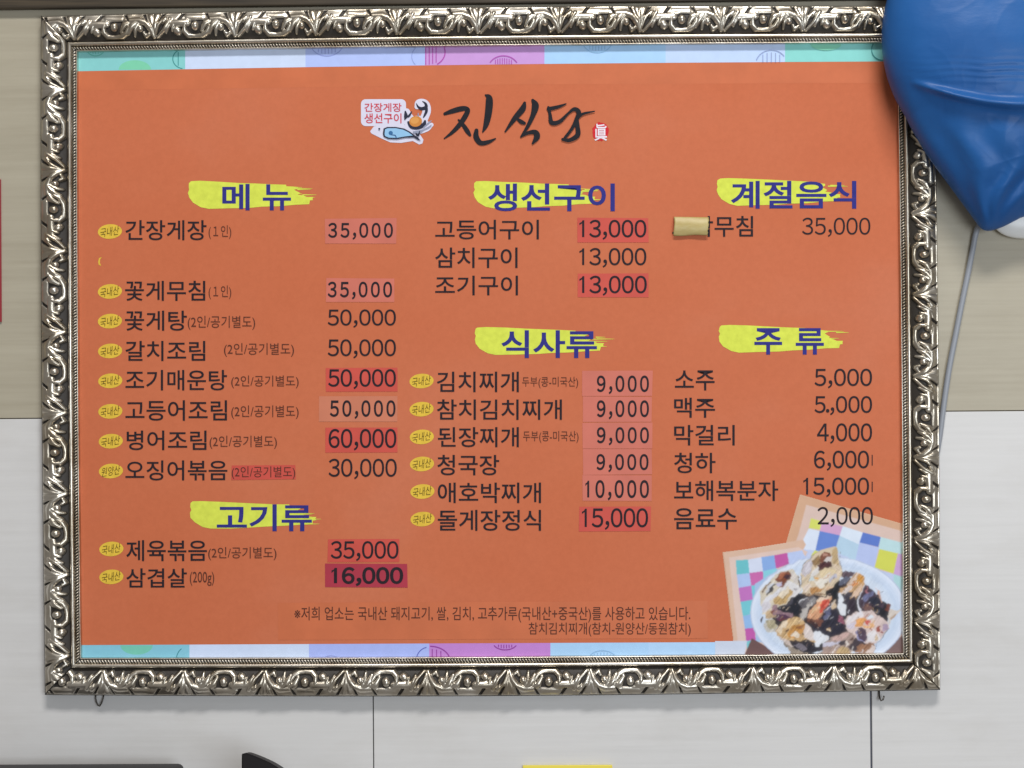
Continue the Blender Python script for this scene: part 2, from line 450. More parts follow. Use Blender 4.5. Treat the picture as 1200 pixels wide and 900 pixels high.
def add_price(bm, txt, bx, layer, mi=0, bold=0.0, cell=.615, comma=.31):
    x = 0; V = []; F = []
    for ch in txt:
        w = comma if ch in ',' else .14 if ch == '.' else cell
        co, fs_ = digit(ch, bold)
        F += [tuple(i+len(V) for i in f_) for f_ in fs_]
        V += [(x+w/2+a, b_) for a, b_ in co]; x += w
    V = np.array(V); lo, hi = V.min(0), V.max(0)
    x0, y0, x1, y1 = bx
    vs = [bm.verts.new(at(x0+(a-lo[0])/(hi[0]-lo[0])*(x1-x0), y1-(b_-lo[1])/(hi[1]-lo[1])*(y1-y0), ZP+layer*LAYER)) for a, b_ in V]
    for f_ in F:
        try: fc = bm.faces.new([vs[i] for i in f_])
        except ValueError: continue
        fc.normal_update(); fc.material_index = mi
        if fc.normal.y > 0: fc.normal_flip()
def add_poly(bm, pg, layer, mi=0):
    fc = bm.faces.new([bm.verts.new(at(x, y, ZP+layer*LAYER)) for x, y in pg]); fc.normal_update(); fc.material_index = mi
    if fc.normal.y > 0: fc.normal_flip()
    if len(pg) > 4: bmesh.ops.triangulate(bm, faces=[fc])
def text(name, txt, bx, m=M_BLACK, bold=.012, spacing=1.0, layer=4, shear=0.0, extra=()):
    bm = bmesh.new(); add_text(bm, txt, bx, layer, 0, bold, spacing, shear)
    for pg in extra: add_poly(bm, pg, layer)
    return from_bm(name, bm, POSTER, (m,))

bm = bmesh.new(); add_poly(bm, [(88,78),(1056,68),(1056,97),(600,99),(88,106)], .5)
from_bm('orange_overlay', bm, POSTER, (M_PATCH,))
# ---- patterned paper strips along the top and bottom
def strip_art(name, xs, cols, yt, yb, deco):
    P = []
    for (a, b_), c in zip(zip(xs, xs[1:]), cols):
        P.append(([(a, yt(a)), (b_, yt(b_)), (b_, yb(b_)), (a, yb(a))], c))
    P += deco
    return paint(name, P, POSTER, 1)
top_y = lambda x: 83.5-11.5*(x-90)/943 - 2.0*math.sin(math.pi*(x-90)/943)
deco = []
def rings(cx, cy, rx, ry, w, c, lo, hi, xlo=-1e9, xhi=1e9, bars=0):
    for p in ring(cx, cy, rx, ry, w, lo, hi, xlo, xhi): deco.append((p, c))
    for k in range(bars):
        x = cx-rx*.55+k*(rx*1.1)/max(1, bars-1)
        h = ry*math.sqrt(max(0, 1-((x-cx)/rx)**2))*.86
        a, b_ = max(lo, cy-h), min(hi, cy+h)
        if b_ > a and xlo <= x <= xhi: deco.append(([(x-.5, a), (x+.5, a), (x+.5, b_), (x-.5, b_)], c))
deco.append((ellipse(158, 81.6, 19, 11, 0, 24, 180, 360), (130, 214, 178)))
rings(112, 54, 11, 11, 1.2, (104, 190, 178), 50, 80, bars=5)
rings(216, 69, 13, 11, 1.1, (70, 150, 150), 55, 81, 200, 216.5, 2)
rings(383, 52, 18, 13, 1.1, (150, 165, 226), 50, 77, bars=6)
rings(497, 66, 14, 13, 1.0, (160, 176, 228), 50, 77, 470, 497)
rings(499, 61, 22, 17, 1.3, (182, 84, 178), 48, 77, 499, 540, 7)
rings(590, 80, 17, 14, 1.3, (182, 96, 186), 48, 75, bars=8)
rings(700, 50, 16, 11, 1.0, (150, 196, 232), 46, 74, bars=6)
rings(904, 76, 18, 17, 1.0, (160, 176, 214), 46, 73, 880, 920, 5)
rings(1034, 58, 12, 12, 1.1, (70, 150, 150), 46, 72, 1018, 1040)
deco.append((ellipse(968, 52, 18, 7, 0, 20, 0, 180), (136, 212, 184)))
strip_art('pattern_strip', [86, 217, 358, 498, 638, 780, 920, 1062],
          [(140, 212, 212), (210, 226, 254), (184, 202, 255), (208, 160, 224), (176, 216, 255), (198, 220, 255), (144, 220, 214)],
          lambda x: 40, top_y, deco)
deco = []
bot_y = lambda x: 756-3.6*(x-92)/780
deco.append((ellipse(160, 756.2, 19, 11, 0, 24, 0, 180), (124, 206, 186)))
rings(218, 774, 11, 15, 1.0, (64, 140, 150), 757.5, 778, 200, 214)
rings(388, 780, 14, 11, 1.0, (146, 160, 220), 757, 778, bars=6)
rings(502, 775, 14, 16, 1.0, (92, 100, 190), 756.5, 778, 480, 501)
rings(504, 775, 23, 17, 1.3, (150, 66, 160), 756.5, 778, 504, 545, 6)
rings(592, 752, 14, 9, 1.2, (150, 66, 160), 755.5, 778, bars=6)
rings(706, 775, 17, 12, 1.0, (146, 188, 226), 755, 778, bars=6)
strip_art('pattern_strip', [86, 222, 362, 503, 645, 760, 880],
          [(138, 204, 226), (210, 226, 255), (174, 190, 252), (198, 138, 216), (174, 214, 252), (182, 218, 255)],
          bot_y, lambda x: 784, deco)

# ---- printed photograph of the crab dish, bottom right
def zc(p): return (840+p[0]/4.5, 580+p[1]/4.5)
A = []
def q(c, *pts): A.append(([zc(p) for p in pts], c))
q((214, 172, 142), (438, -5), (1040, 168), (1040, 900), (155, 900), (350, 300))
q((222, 196, 186), (472, 52), (1040, 208), (1040, 900), (175, 900), (430, 210))
for c, pts in (((216, 222, 110), ((497,122),(553,140),(543,183),(485,175))), ((214,168,208), ((555,142),(664,165),(648,215),(543,190))),
  ((106,138,214), ((543,190),(648,213),(622,295),(520,292))), ((222,232,250), ((485,177),(543,190),(520,292),(430,290))),
  ((222,234,250), ((664,165),(770,198),(752,262),(648,215))), ((186,214,236), ((648,215),(752,262),(730,350),(622,297))),
  ((96,126,206), ((770,197),(865,222),(852,275),(752,250))), ((186,200,242), ((752,250),(855,278),(830,388),(730,348))),
  ((192,224,230), ((865,222),(1040,268),(1040,330),(852,285))), ((214,218,96), ((858,285),(955,308),(932,415),(832,382))),
  ((206,170,214), ((955,308),(1040,328),(1040,450),(932,417))), ((178,216,222), ((932,417),(1040,450),(1040,560),(920,520))),
  ((196,208,240), ((330,300),(432,285),(520,292),(622,297),(730,348),(830,388),(932,417),(930,520),(400,520))),
  ((214, 220, 110), ((518,290),(535,296),(505,335),(495,325)))): q(c, *pts)
q((206, 160, 130), (28, 300), (350, 262), (335, 300), (160, 850), (95, 850))
q((220, 186, 164), (35, 304), (455, 236), (470, 262), (160, 850), (100, 850))
q((226, 200, 190), (65, 330), (430, 275), (480, 300), (200, 850), (118, 850))
for c, pts in (((112,196,206), ((100,345),(165,341),(172,412),(105,420))), ((214,222,244), ((165,341),(235,328),(243,402),(172,412))),
  ((140,176,232), ((235,328),(303,318),(312,388),(243,402))), ((196,92,168), ((303,318),(372,305),(380,368),(312,388))),
  ((190,206,244), ((372,305),(450,292),(470,340),(380,368))), ((178,200,242), ((105,420),(172,412),(182,478),(115,490))), ((204,110,176), ((172,412),(243,402),(248,472),(182,478))),
  ((140,210,228), ((243,402),(312,388),(330,400),(248,472))), ((124,204,220), ((182,478),(248,470),(215,560),(190,552))), ((196,120,196), ((115,490),(182,478),(190,552),(125,564))),
  ((120,202,216), ((125,564),(190,552),(192,625),(138,640))), ((150,190,238), ((138,640),(195,625),(198,700),(148,705))),
  ((196,96,176), ((148,705),(200,700),(205,768),(155,770))), ((124,200,212), ((155,770),(200,765),(170,820),(160,820)))): q(c, *pts)
q((206, 216, 236), (-60, 770), (160, 770), (145, 850), (-60, 880))
q((112, 84, 84), (185, 760), (300, 860), (140, 900), (120, 900))
q((128, 104, 104), (1040, 700), (1040, 900), (840, 900), (960, 780))
q((170, 196, 232), (200, 470), (330, 390), (420, 830), (205, 770))
q((112, 84, 84), (185, 755), (430, 900), (140, 900), (120, 900))
q((128, 104, 104), (1040, 690), (1040, 900), (740, 900), (930, 780))
for r_, c in ((1.0, (192, 204, 228)), (.985, (222, 232, 250)), (.955, (216, 228, 248)), (.92, (208, 222, 244)), (.88, (202, 217, 240)), (.84, (208, 222, 242)), (.80, (214, 226, 244))):
    A.append(([zc(p) for p in ellipse(590, 622, 414*r_, 298*r_, 0, 64)], c))
# the crab pieces, painted patch by patch as the print shows them
def fp(ox, oy, c, *pts, smooth=True):
    P = list(pts)
    if smooth and len(P) > 3:
        out = []
        for i in range(len(P)):
            a, b_, d, e = P[i-1], P[i], P[(i+1) % len(P)], P[(i+2) % len(P)]
            for k in range(4):
                t = k/4
                out.append(tuple((v1+(v2-v1)*t)*.45+.55*(.5*((2*v1)+(v2-v0)*t+(2*v0-5*v1+4*v2-v3)*t*t+(-v0+3*v1-3*v2+v3)*t**3)) for v0, v1, v2, v3 in zip(a, b_, d, e)))
        P = out
    A.append(([(876+(x+ox)/12, 636+(y+oy)/12) for x, y in P], c))
def fs(ox, oy, c, *pts):
    for pg in stroke([(876+(x+ox)/12, 636+(y+oy)/12, w/12) for x, y, w in pts], 4): A.append((pg, c))
O1, O2, O3, O4 = (0, 0), (1080, 0), (0, 768), (1080, 768)
for o_, c, pts in (
 (O3,(200,196,190),((225,380),(330,290),(440,320),(430,480),(330,500),(260,470))), (O3,(176,166,138),((240,340),(400,320),(440,350),(390,440),(320,440))),
 (O1,(52,46,52),((330,960),(760,700),(1120,740),(1260,520),(1600,560),(1960,880),(1960,1150),(1700,1500),(700,1500),(520,1300))),
 (O1,(214,204,186),((165,690),(300,560),(390,440),(540,395),(640,380),(730,480),(765,620),(735,710),(600,800),(470,880),(330,960),(290,1020),(220,1010),(190,880))),
 (O1,(226,224,226),((440,640),(560,560),(640,560),(740,600),(740,690),(640,780),(520,760))), (O1,(222,222,230),((230,800),(360,700),(450,650),(420,740),(330,840),(260,930),(215,900))),
 (O1,(196,164,112),((370,800),(430,730),(560,640),(640,700),(520,830),(400,880))), (O1,(230,216,194),((430,720),(560,620),(575,680),(480,770))),
 (O1,(214,206,200),((580,480),(640,400),(700,470),(720,560),(640,560))), (O1,(126,70,48),((385,520),(440,440),(560,410),(610,450),(590,530),(510,600),(440,630),(470,560),(400,550))),
 (O1,(172,104,76),((430,500),(480,430),(540,420),(500,490),(450,520))), (O1,(70,44,56),((520,480),(600,450),(590,520),(540,540))),
 (O1,(196,192,220),((390,600),(470,550),(475,590),(430,625))), (O1,(200,204,214),((250,700),(300,620),(380,580),(330,660))), (O1,(46,42,48),((258,718),(370,610),(392,608),(290,712))),
 (O1,(120,90,74),((190,690),(250,620),(310,560),(320,580),(250,650),(200,710))), (O1,(90,70,58),((700,460),(740,500),(765,620),(742,600),(722,520))), (O1,(150,146,150),((640,640),(690,610),(690,650),(650,670))),
 (O1,(30,32,42),((440,900),(560,840),(660,770),(745,690),(765,800),(740,1000),(690,1045),(600,1000),(500,960))), (O1,(74,72,84),((480,890),(600,820),(640,800),(600,860))),
 (O3,(212,208,216),((210,100),(290,60),(330,100),(300,180),(240,210),(205,180))), (O3,(192,166,132),((255,230),(330,170),(430,160),(420,240),(330,300),(250,310))),
 (O3,(150,120,130),((330,160),(420,110),(440,190),(560,220),(640,240),(620,290),(480,260),(380,240))), (O3,(84,52,80),((400,270),(480,250),(600,280),(560,310),(460,330),(420,310))),
 (O3,(112,54,62),((450,312),(560,290),(500,332))), (O3,(60,44,50),((195,330),(215,270),(225,300),(212,370))), (O3,(120,64,48),((330,210),(360,160),(380,180),(350,225))),
 (O1,(214,196,170),((745,440),(790,320),(900,190),(1010,110),(1150,70),(1250,55),(1290,200),(1330,400),(1310,480),(1240,620),(1120,740),(960,750),(780,720),(770,600),(760,520))),
 (O1,(196,190,198),((760,420),(810,310),(900,220),(930,290),(880,420),(800,490))), (O1,(214,210,220),((800,420),(840,320),(900,260),(880,380),(830,440))), (O1,(150,120,84),((925,240),(1000,180),(1010,250),(960,330),(930,300))),
 (O1,(128,78,60),((1020,190),(1080,130),(1160,150),(1175,220),(1080,250),(1010,260))), (O1,(76,40,46),((1000,270),(1180,250),(1175,340),(1090,380),(1000,390))), (O1,(186,140,124),((1060,150),(1130,160),(1120,200),(1060,200))),
 (O1,(222,214,212),((1080,250),(1190,190),(1200,220),(1110,275))), (O2,(196,170,130),((110,110),(180,70),(225,330),(190,300),(120,260))), (O1,(226,222,220),((890,420),(990,320),(1010,400),(940,470),(890,480))),
 (O1,(206,220,224),((870,540),(900,480),(960,500),(940,550))), (O1,(226,206,170),((1010,390),(1160,370),(1260,400),(1180,450),(1040,480))), (O1,(232,226,216),((940,560),(1080,470),(1170,420),(1130,540),(1040,620),(980,600))),
 (O1,(218,160,80),((940,490),(1000,478),(1002,500),(950,512))), (O2,(192,192,210),((90,490),(150,430),(190,470),(130,520),(60,560))), (O2,(220,200,176),((100,290),(180,290),(220,420),(190,480),(150,400))), (O1,(186,136,84),((880,640),(960,610),(1060,640),(1010,700),(900,720))),
 (O2,(224,192,162),((0,640),(60,600),(130,600),(80,660),(10,700))), (O1,(222,206,194),((780,630),(860,590),(900,620),(800,700))), (O1,(150,124,100),((780,700),(900,720),(1100,720),(1000,752),(820,740))),
 (O2,(24,28,36),((10,720),(120,620),(220,500),(240,560),(190,660),(170,800),(100,860),(70,760))),
 (O1,(98,94,100),((740,850),(830,770),(950,740),(960,840),(860,900),(780,960))), (O1,(150,146,146),((820,860),(940,780),(960,820),(860,900))),
 (O1,(44,42,56),((1000,1080),(1160,900),(1230,850),(1262,1000),(1380,1240),(1300,1280),(1180,1340),(1060,1300),(920,1250),(880,1180),(990,1120))), (O3,(112,72,60),((830,280),(1000,300),(1080,340),(1000,420),(900,380))), (O3,(170,110,90),((960,290),(1010,300),(990,340))), (O3,(60,40,44),((880,330),(960,360),(1000,420),(940,440))),
 (O3,(92,94,122),((1060,270),(1180,110),(1205,150),(1100,310))), (O3,(200,160,120),((1095,440),(1140,430),(1150,480),(1110,480))),
 (O3,(190,184,180),((740,250),(790,160),(860,110),(900,60),(885,140),(800,290),(720,400),(690,400))), (O3,(214,160,124),((830,260),(900,180),(960,90),(1010,20),(1160,-10),(1160,60),(1050,230),(990,300),(900,300))), (O3,(226,202,180),((960,60),(1040,0),(1160,-12),(1120,20),(1020,70))),
 (O3,(226,190,150),((890,210),(960,120),(980,150),(920,230))), (O3,(204,78,62),((1010,180),(1050,50),(1130,25),(1140,90),(1080,180),(1020,210))), (O3,(236,146,126),((1070,150),(1108,60),(1120,110))),
 (O3,(228,232,240),((930,500),(980,480),(1140,570),(1100,630),(960,690),(930,600))), (O4,(214,190,160),((100,90),(150,50),(172,130),(120,170))),
 (O2,(96,78,88),((240,420),(330,400),(430,410),(380,470),(260,500))), (O2,(200,160,116),((190,690),(300,600),(350,520),(430,430),(530,460),(550,520),(540,620),(480,720),(400,800),(300,760))), (O2,(100,104,124),((200,580),(250,500),(330,480),(350,510),(290,590),(210,600))),
 (O2,(216,154,74),((440,530),(500,470),(535,490),(520,560),(470,570))), (O2,(228,206,190),((330,560),(470,430),(490,450),(400,560),(330,620))), (O2,(222,150,96),((340,610),(440,550),(470,580),(380,640))), (O2,(226,212,206),((210,730),(330,620),(380,630),(300,720))),
 (O2,(222,192,170),((380,730),(470,630),(520,600),(480,720),(400,780))), (O2,(66,62,74),((250,760),(330,690),(400,680),(340,790),(300,900),(260,830))), (O2,(54,44,56),((340,800),(420,740),(445,900),(420,1000),(330,1010),(310,900))),
 (O2,(228,232,240),((185,740),(230,690),(250,830),(300,900),(310,1010),(240,1010),(190,950))), (O4,(150,90,110),((190,250),(230,240),(290,330),(270,390),(210,320))),
 (O2,(70,56,70),((520,650),(590,600),(640,640),(700,720),(780,740),(790,830),(840,900),(760,980),(640,960),(520,960),(500,820))), (O2,(112,114,150),((560,760),(610,700),(690,690),(640,800),(560,850))), (O2,(40,42,58),((640,820),(760,740),(790,800),(740,880),(640,860))), (O2,(120,88,84),((520,900),(640,870),(700,960),(560,960))),
 (O4,(36,36,44),((650,190),(720,110),(860,130),(930,90),(900,200),(870,330),(780,250),(690,230))), (O4,(110,60,50),((860,150),(890,90),(940,100),(900,190))), (O4,(216,206,198),((890,220),(930,160),(1020,190),(1080,160),(1060,200),(1000,260),(940,320),(920,380))), (O4,(186,160,140),((930,280),(1000,230),(1010,250),(950,310))),
 (O4,(220,200,196),((290,370),(330,240),(480,210),(640,180),(720,230),(800,280),(900,330),(920,430),(860,500),(760,600),(740,650),(560,640),(420,600),(330,480))), (O4,(232,226,230),((340,260),(520,210),(560,260),(400,330),(300,420))), (O4,(214,206,220),((300,400),(420,360),(440,430),(350,460))),
 (O4,(230,226,230),((600,540),(700,460),(780,520),(740,620),(600,620))), (O4,(222,160,96),((430,330),(560,280),(620,320),(520,400),(440,410))), (O4,(230,180,130),((520,400),(640,390),(700,340),(690,430),(640,440))), (O4,(206,90,84),((580,350),(650,330),(660,370),(600,390))),
 (O4,(150,70,56),((730,420),(770,410),(790,470),(750,470))), (O4,(150,74,44),((630,450),(660,430),(655,480))), (O4,(140,70,70),((796,480),(822,440),(832,500))), (O4,(172,152,178),((820,380),(900,370),(905,450),(840,480))), (O4,(226,234,244),((610,290),(660,250),(700,300),(640,320))), (O4,(190,150,140),((560,270),(620,230),(640,240),(580,300))),
 (O4,(84,66,84),((430,480),(500,430),(580,440),(600,540),(560,620),(480,560))), (O4,(214,190,160),((700,560),(740,500),(750,560),(720,620))),
 (O3,(206,172,126),((385,490),(440,400),(560,310),(720,280),(800,340),(880,450),(960,600),(940,650),(860,600),(700,610),(560,600),(440,550))), (O3,(228,210,186),((400,480),(480,370),(560,320),(520,420),(460,500))), (O3,(198,142,74),((560,480),(680,400),(800,370),(810,450),(720,560),(600,590))),
 (O3,(216,186,140),((560,400),(680,310),(740,320),(640,420),(570,450))), (O3,(230,216,198),((610,530),(680,490),(740,530),(700,560),(620,560))), (O3,(224,212,208),((800,350),(900,470),(960,600),(860,600),(780,540))), (O3,(90,60,52),((530,460),(580,420),(582,440),(540,475))), (O3,(140,90,56),((690,430),(780,370),(800,380),(720,450))),
 (O3,(208,192,184),((420,530),(560,600),(680,640),(720,660),(640,690),(520,630))), (O3,(40,38,48),((590,610),(720,640),(840,610),(960,690),(1060,640),(1030,740),(900,790),(760,770),(660,690))), (O3,(118,112,122),((660,660),(760,650),(830,720),(740,740))),
 (O3,(152,140,128),((480,610),(640,700),(740,750),(900,795),(1060,760),(1160,700),(1190,840),(640,830),(560,720))), (O4,(168,146,138),((0,650),(200,530),(330,480),(430,540),(430,700),(300,840),(-20,840))), (O4,(206,204,222),((0,640),(160,640),(280,540),(320,540),(180,670),(0,690))), (O4,(204,172,166),((110,600),(250,510),(350,500),(300,590),(200,620))),
 (O4,(58,54,62),((200,640),(330,600),(300,660),(220,680))), (O4,(70,60,68),((330,700),(400,620),(450,570),(540,620),(530,700),(440,760),(400,740))), (O4,(90,56,50),((350,600),(400,560),(410,590),(370,610))), (O4,(150,110,86),((540,660),(700,650),(720,690),(650,780),(480,780),(420,760))), (O4,(188,162,122),((140,810),(230,700),(330,720),(380,810))),
 (O4,(218,204,200),((540,810),(660,700),(720,690),(680,810)))): fp(*o_, c, *pts)
for o_, c, pts in ((O1,(232,232,238),((738,860,8),(780,800,14),(832,768,6))), (O4,(216,216,228),((0,215,10),(80,140,14),(150,55,6))), (O4,(190,190,206),((10,330,6),(60,258,8))), (O4,(228,208,180),((20,440,14),(75,480,22))), (O2,(228,228,238),((558,585,10),(505,720,24),(480,820,22),(490,1000,30))),
 (O2,(176,112,120),((590,600,8),(600,700,22))), (O2,(214,170,150),((730,640,10),(790,800,26),(800,850,12))), (O2,(60,50,60),((825,680,4),(780,725,8))), (O4,(150,150,190),((440,470,10),(480,560,24),(560,625,10))), (O4,(120,124,140),((720,160,4),(700,210,8))), (O4,(120,124,140),((790,150,4),(770,220,8))), (O4,(110,110,126),((560,80,6),(540,140,10))),
 (O4,(232,226,226),((75,810,10),(140,740,16),(200,680,8))), (O4,(230,220,214),((305,700,8),(340,630,18))), (O4,(230,224,220),((370,800,8),(405,680,16))), (O4,(232,226,226),((520,780,8),(552,730,18))), (O4,(222,206,196),((580,770,6),(650,700,12))), (O4,(84,84,100),((920,430,3),(850,520,9),(785,600,8),(740,680,6),(672,800,3))),
 (O1,(70,54,46),((760,410,3),(800,310,7),(900,190,5),(1010,110,3))), (O1,(90,74,60),((770,600,4),(765,520,8),(745,450,3))), (O2,(120,90,60),((225,120,3),(245,330,8),(240,480,4))), (O3,(110,80,60),((385,490,3),(440,400,7),(560,312,4))), (O1,(80,64,56),((860,560,4),(880,470,7),(900,410,3))), (O3,(80,60,50),((800,330,3),(890,450,8),(930,520,3))),
 (O1,(120,90,60),((1060,640,4),(1110,560,9),(1140,530,3))), (O2,(60,50,50),((260,640,3),(340,560,9),(350,490,4))), (O2,(250,246,246),((260,750,4),(290,710,10))), (O2,(120,84,70),((390,590,5),(410,555,10))), (O1,(200,140,90),((1180,420,4),(1120,470,7),(1060,500,3)))): fs(*o_, c, *pts)
for k in range(260):                                           # fine smears along the pieces
    x, y = random.uniform(230, 1900), random.uniform(430, 1560)
    if ((x-1080)/860)**2+((y-1010)/560)**2 > .92 or (x < 700 and y > 1330): continue
    l = random.uniform(18, 55); a = math.radians(-52+random.gauss(0, 14)); w = random.uniform(4, 9)
    c = random.choice([(232, 222, 210), (196, 160, 120), (90, 70, 66), (60, 50, 56), (226, 206, 184), (150, 130, 126), (226, 226, 234)])
    fs(0, 0, c, (x, y, 2), (x+math.cos(a)*l*.5, y+math.sin(a)*l*.5, w), (x+math.cos(a)*l, y+math.sin(a)*l, 2))
def print_grid(name, polys, parent, layer, x0, y0, x1, y1, st=.55):
    """lay the painted patches down as one continuous-tone print: a fine sheet with one ink per point"""
    nx, ny = int((x1-x0)/st)+1, int((y1-y0)/st)+1
    def value_noise(n, k):                                    # smooth noise on the sheet
        g = np.random.rand(n+2, n+2, k); u = np.linspace(0, n, ny); v = np.linspace(0, n, nx)
        iu, iv = u.astype(int), v.astype(int); fu = (u-iu)[:, None, None]; fv = (v-iv)[None, :, None]
        fu = fu*fu*(3-2*fu); fv = fv*fv*(3-2*fv)
        a = g[iu][:, iv]; b_ = g[iu][:, iv+1]; c = g[iu+1][:, iv]; d = g[iu+1][:, iv+1]
        return (a*(1-fv)+b_*fv)*(1-fu)+(c*(1-fv)+d*fv)*fu-.5
    X, Y = np.meshgrid(x0+np.arange(nx)*st, y0+np.arange(ny)*st)
    inner = np.clip(1.15-(((X-966)/78)**2+((Y-716)/68)**2), 0, .3)/.3      # only the food itself is irregular
    w = (value_noise(30, 2)*3.4+value_noise(75, 2)*2.4)*inner[:, :, None]
    PX, PY = X+w[:, :, 0], Y+w[:, :, 1]
    C = np.zeros((ny, nx, 3)); cov = np.zeros((ny, nx), bool)
    for pg, c in polys:
        P = np.array(pg)
        ii = np.where((Y[:, 0] >= P[:, 1].min()-5) & (Y[:, 0] <= P[:, 1].max()+5))[0]; jj = np.where((X[0] >= P[:, 0].min()-5) & (X[0] <= P[:, 0].max()+5))[0]
        if not len(ii) or not len(jj): continue
        sl = (slice(ii[0], ii[-1]+1), slice(jj[0], jj[-1]+1)); qx, qy = PX[sl], PY[sl]; r = np.zeros(qx.shape, bool)
        for (ax, ay), (bx_, by) in zip(P, np.roll(P, -1, 0)):
            if ay == by: continue
            r ^= ((ay > qy) != (by > qy)) & (qx < (bx_-ax)*(qy-ay)/(by-ay)+ax)
        C[sl][r] = np.array(lin(c)); cov[sl] |= r
    def blur(a, sg):
        n = int(3*sg)+1; k = np.exp(-.5*(np.arange(-n, n+1)/sg)**2); k /= k.sum()
        for ax in (0, 1):
            p = np.pad(a, [(n, n) if i == ax else (0, 0) for i in range(a.ndim)], mode='edge')
            a = sum(k[i]*(p[i:i+a.shape[0]] if ax == 0 else p[:, i:i+a.shape[1]]) for i in range(2*n+1))
        return a
    m = cov[:, :, None].astype(float)
    soft = blur(C*m, .95)/np.maximum(blur(m, 1.15), 1e-3); softer = blur(C*m, 3.2)/np.maximum(blur(m, 3.2), 1e-3)
    t_ = np.clip(inner*.22, 0, 1)[:, :, None]; C = soft*(1-t_)+softer*t_
    # streaks the way the shells lie
    nz = np.random.rand(ny, nx)-.5; acc = np.zeros_like(nz)
    for k in range(-9, 10): acc += np.roll(np.roll(nz, int(round(-k*.80)), 0), int(round(k*.62)), 1)
    acc = blur(acc, .8); acc /= acc.std()
    C *= np.clip(1+.12*acc*inner*np.clip(1.15-soft[:, :, 2]*1.1, .25, 1), .4, 1.7)[:, :, None]
    V = np.array([at(x, y, ZP+layer*LAYER) for x, y in zip(X.ravel(), Y.ravel())])
    idx = np.arange(nx*ny).reshape(ny, nx); ok = cov[:-1, :-1] & cov[1:, :-1] & cov[:-1, 1:] & cov[1:, 1:]
    Q = np.stack([idx[:-1, :-1], idx[1:, :-1], idx[1:, 1:], idx[:-1, 1:]], -1)[ok]
    me = bpy.data.meshes.new(name); me.vertices.add(len(V)); me.vertices.foreach_set('co', V.ravel().astype(np.float32))
    me.loops.add(Q.size); me.loops.foreach_set('vertex_index', Q.ravel().astype(np.int32)); me.polygons.add(len(Q))
    me.polygons.foreach_set('loop_start', (np.arange(len(Q))*4).astype(np.int32)); me.polygons.foreach_set('loop_total', np.full(len(Q), 4, np.int32))
    me.update(calc_edges=True)
    ca = me.attributes.new('ink', 'FLOAT_COLOR', 'POINT'); ca.data.foreach_set('color', np.concatenate([C.reshape(-1, 3), np.ones((nx*ny, 1))], 1).ravel().astype(np.float32))
    return new_obj(name, me, parent, (M_INK,))
print_grid('food_photo', A, POSTER, 2, 838, 578, 1068, 783)

# ---- shop logo, brush title and seal
Z8 = lambda p: (410+p[0]/8, 100+p[1]/8)
LG = []
def lg(c, pts): LG.append(([Z8(p) for p in pts], c))
WH = (222, 220, 240)
def rrect(x0, y0, x1, y1, r):
    o = []
    for cx, cy, a in ((x1-r, y0+r, -90), (x1-r, y1-r, 0), (x0+r, y1-r, 90), (x0+r, y0+r, 180)):
        o += [(cx+r*math.cos(math.radians(a+t)), cy+r*math.sin(math.radians(a+t))) for t in range(0, 91, 15)]
    return o
lg(WH, rrect(104, 130, 526, 382, 44))
lg(WH, [(190,430),(225,385),(330,372),(520,372),(600,420),(650,450),(690,510),(680,545),(650,555),(590,522),(480,540),(380,535),(300,500),(200,450)])
for pg in stroke([(530,250,70),(560,330,120),(640,370,170),(720,380,110),(765,370,40)]): lg(WH, pg)
for pg in stroke([(640,400,110),(690,320,80),(720,240,80),(700,180,90),(650,170,80),(630,200,50)]): lg(WH, pg)
NV = (44, 46, 66)
for pg in stroke([(624,172,8),(640,202,20),(668,218,30),(700,214,34),(716,196,30),(706,168,20),(680,150,6)], 10): lg(NV, pg)
for pg in stroke([(716,200,26),(718,240,26),(704,275,20),(690,300,10)]): lg(NV, pg)
for pg in stroke([(520,245,14),(525,285,34),(515,320,10)]) + stroke([(580,245,8),(555,285,20),(525,300,10)]): lg(NV, pg)
for pg in stroke([(548,345,20),(575,385,34),(630,395,40),(690,370,40),(705,335,20)]): lg(NV, pg)
lg((212, 140, 66), ellipse(617, 338, 60, 50, -10)); lg((226, 160, 86), ellipse(608, 330, 40, 30, -10))
for pg in stroke([(640,262,10),(642,285,14)]) + stroke([(690,395,8),(740,350,12),(765,330,6)]) + stroke([(680,420,8),(735,395,12),(765,372,6)]) + stroke([(600,440,20),(650,435,26),(690,415,10)]): lg((150, 156, 180), pg)
body = [(310,455),(316,405),(350,390),(430,390),(510,405),(565,435),(600,462),(640,490),(665,520),(640,512),(600,488),(520,490),(440,505),(360,502),(318,482)]
lg(NV, body)
lg((150, 198, 236), [(325,455),(330,412),(356,402),(430,402),(500,416),(548,440),(590,470),(520,478),(440,492),(366,490),(330,475)])
for pg in stroke([(620,450,10),(640,470,18),(655,430,8)]): lg(NV, pg)
lg((60, 110, 160), ellipse(383, 447, 20, 20))
for pg in stroke([(390,465,8),(425,470,10),(435,495,8)]): lg((50, 90, 140), pg)
lg((50, 52, 80), ellipse(276, 408, 9, 9))
LOGO = paint('shop_logo', LG, POSTER, 3)
bm = bmesh.new(); add_text(bm, '간장게장', (427, 120.8, 470.5, 131), 6, 0, .012); add_text(bm, '생선구이', (427, 132.8, 470.5, 144.4), 6, 0, .012)
from_bm('logo_lettering', bm, POSTER, (M_REDINK,))
TZ = lambda p: (510+p[0]/5.4545, 100+p[1]/5.4545)
bm = bmesh.new(); cnt = 0
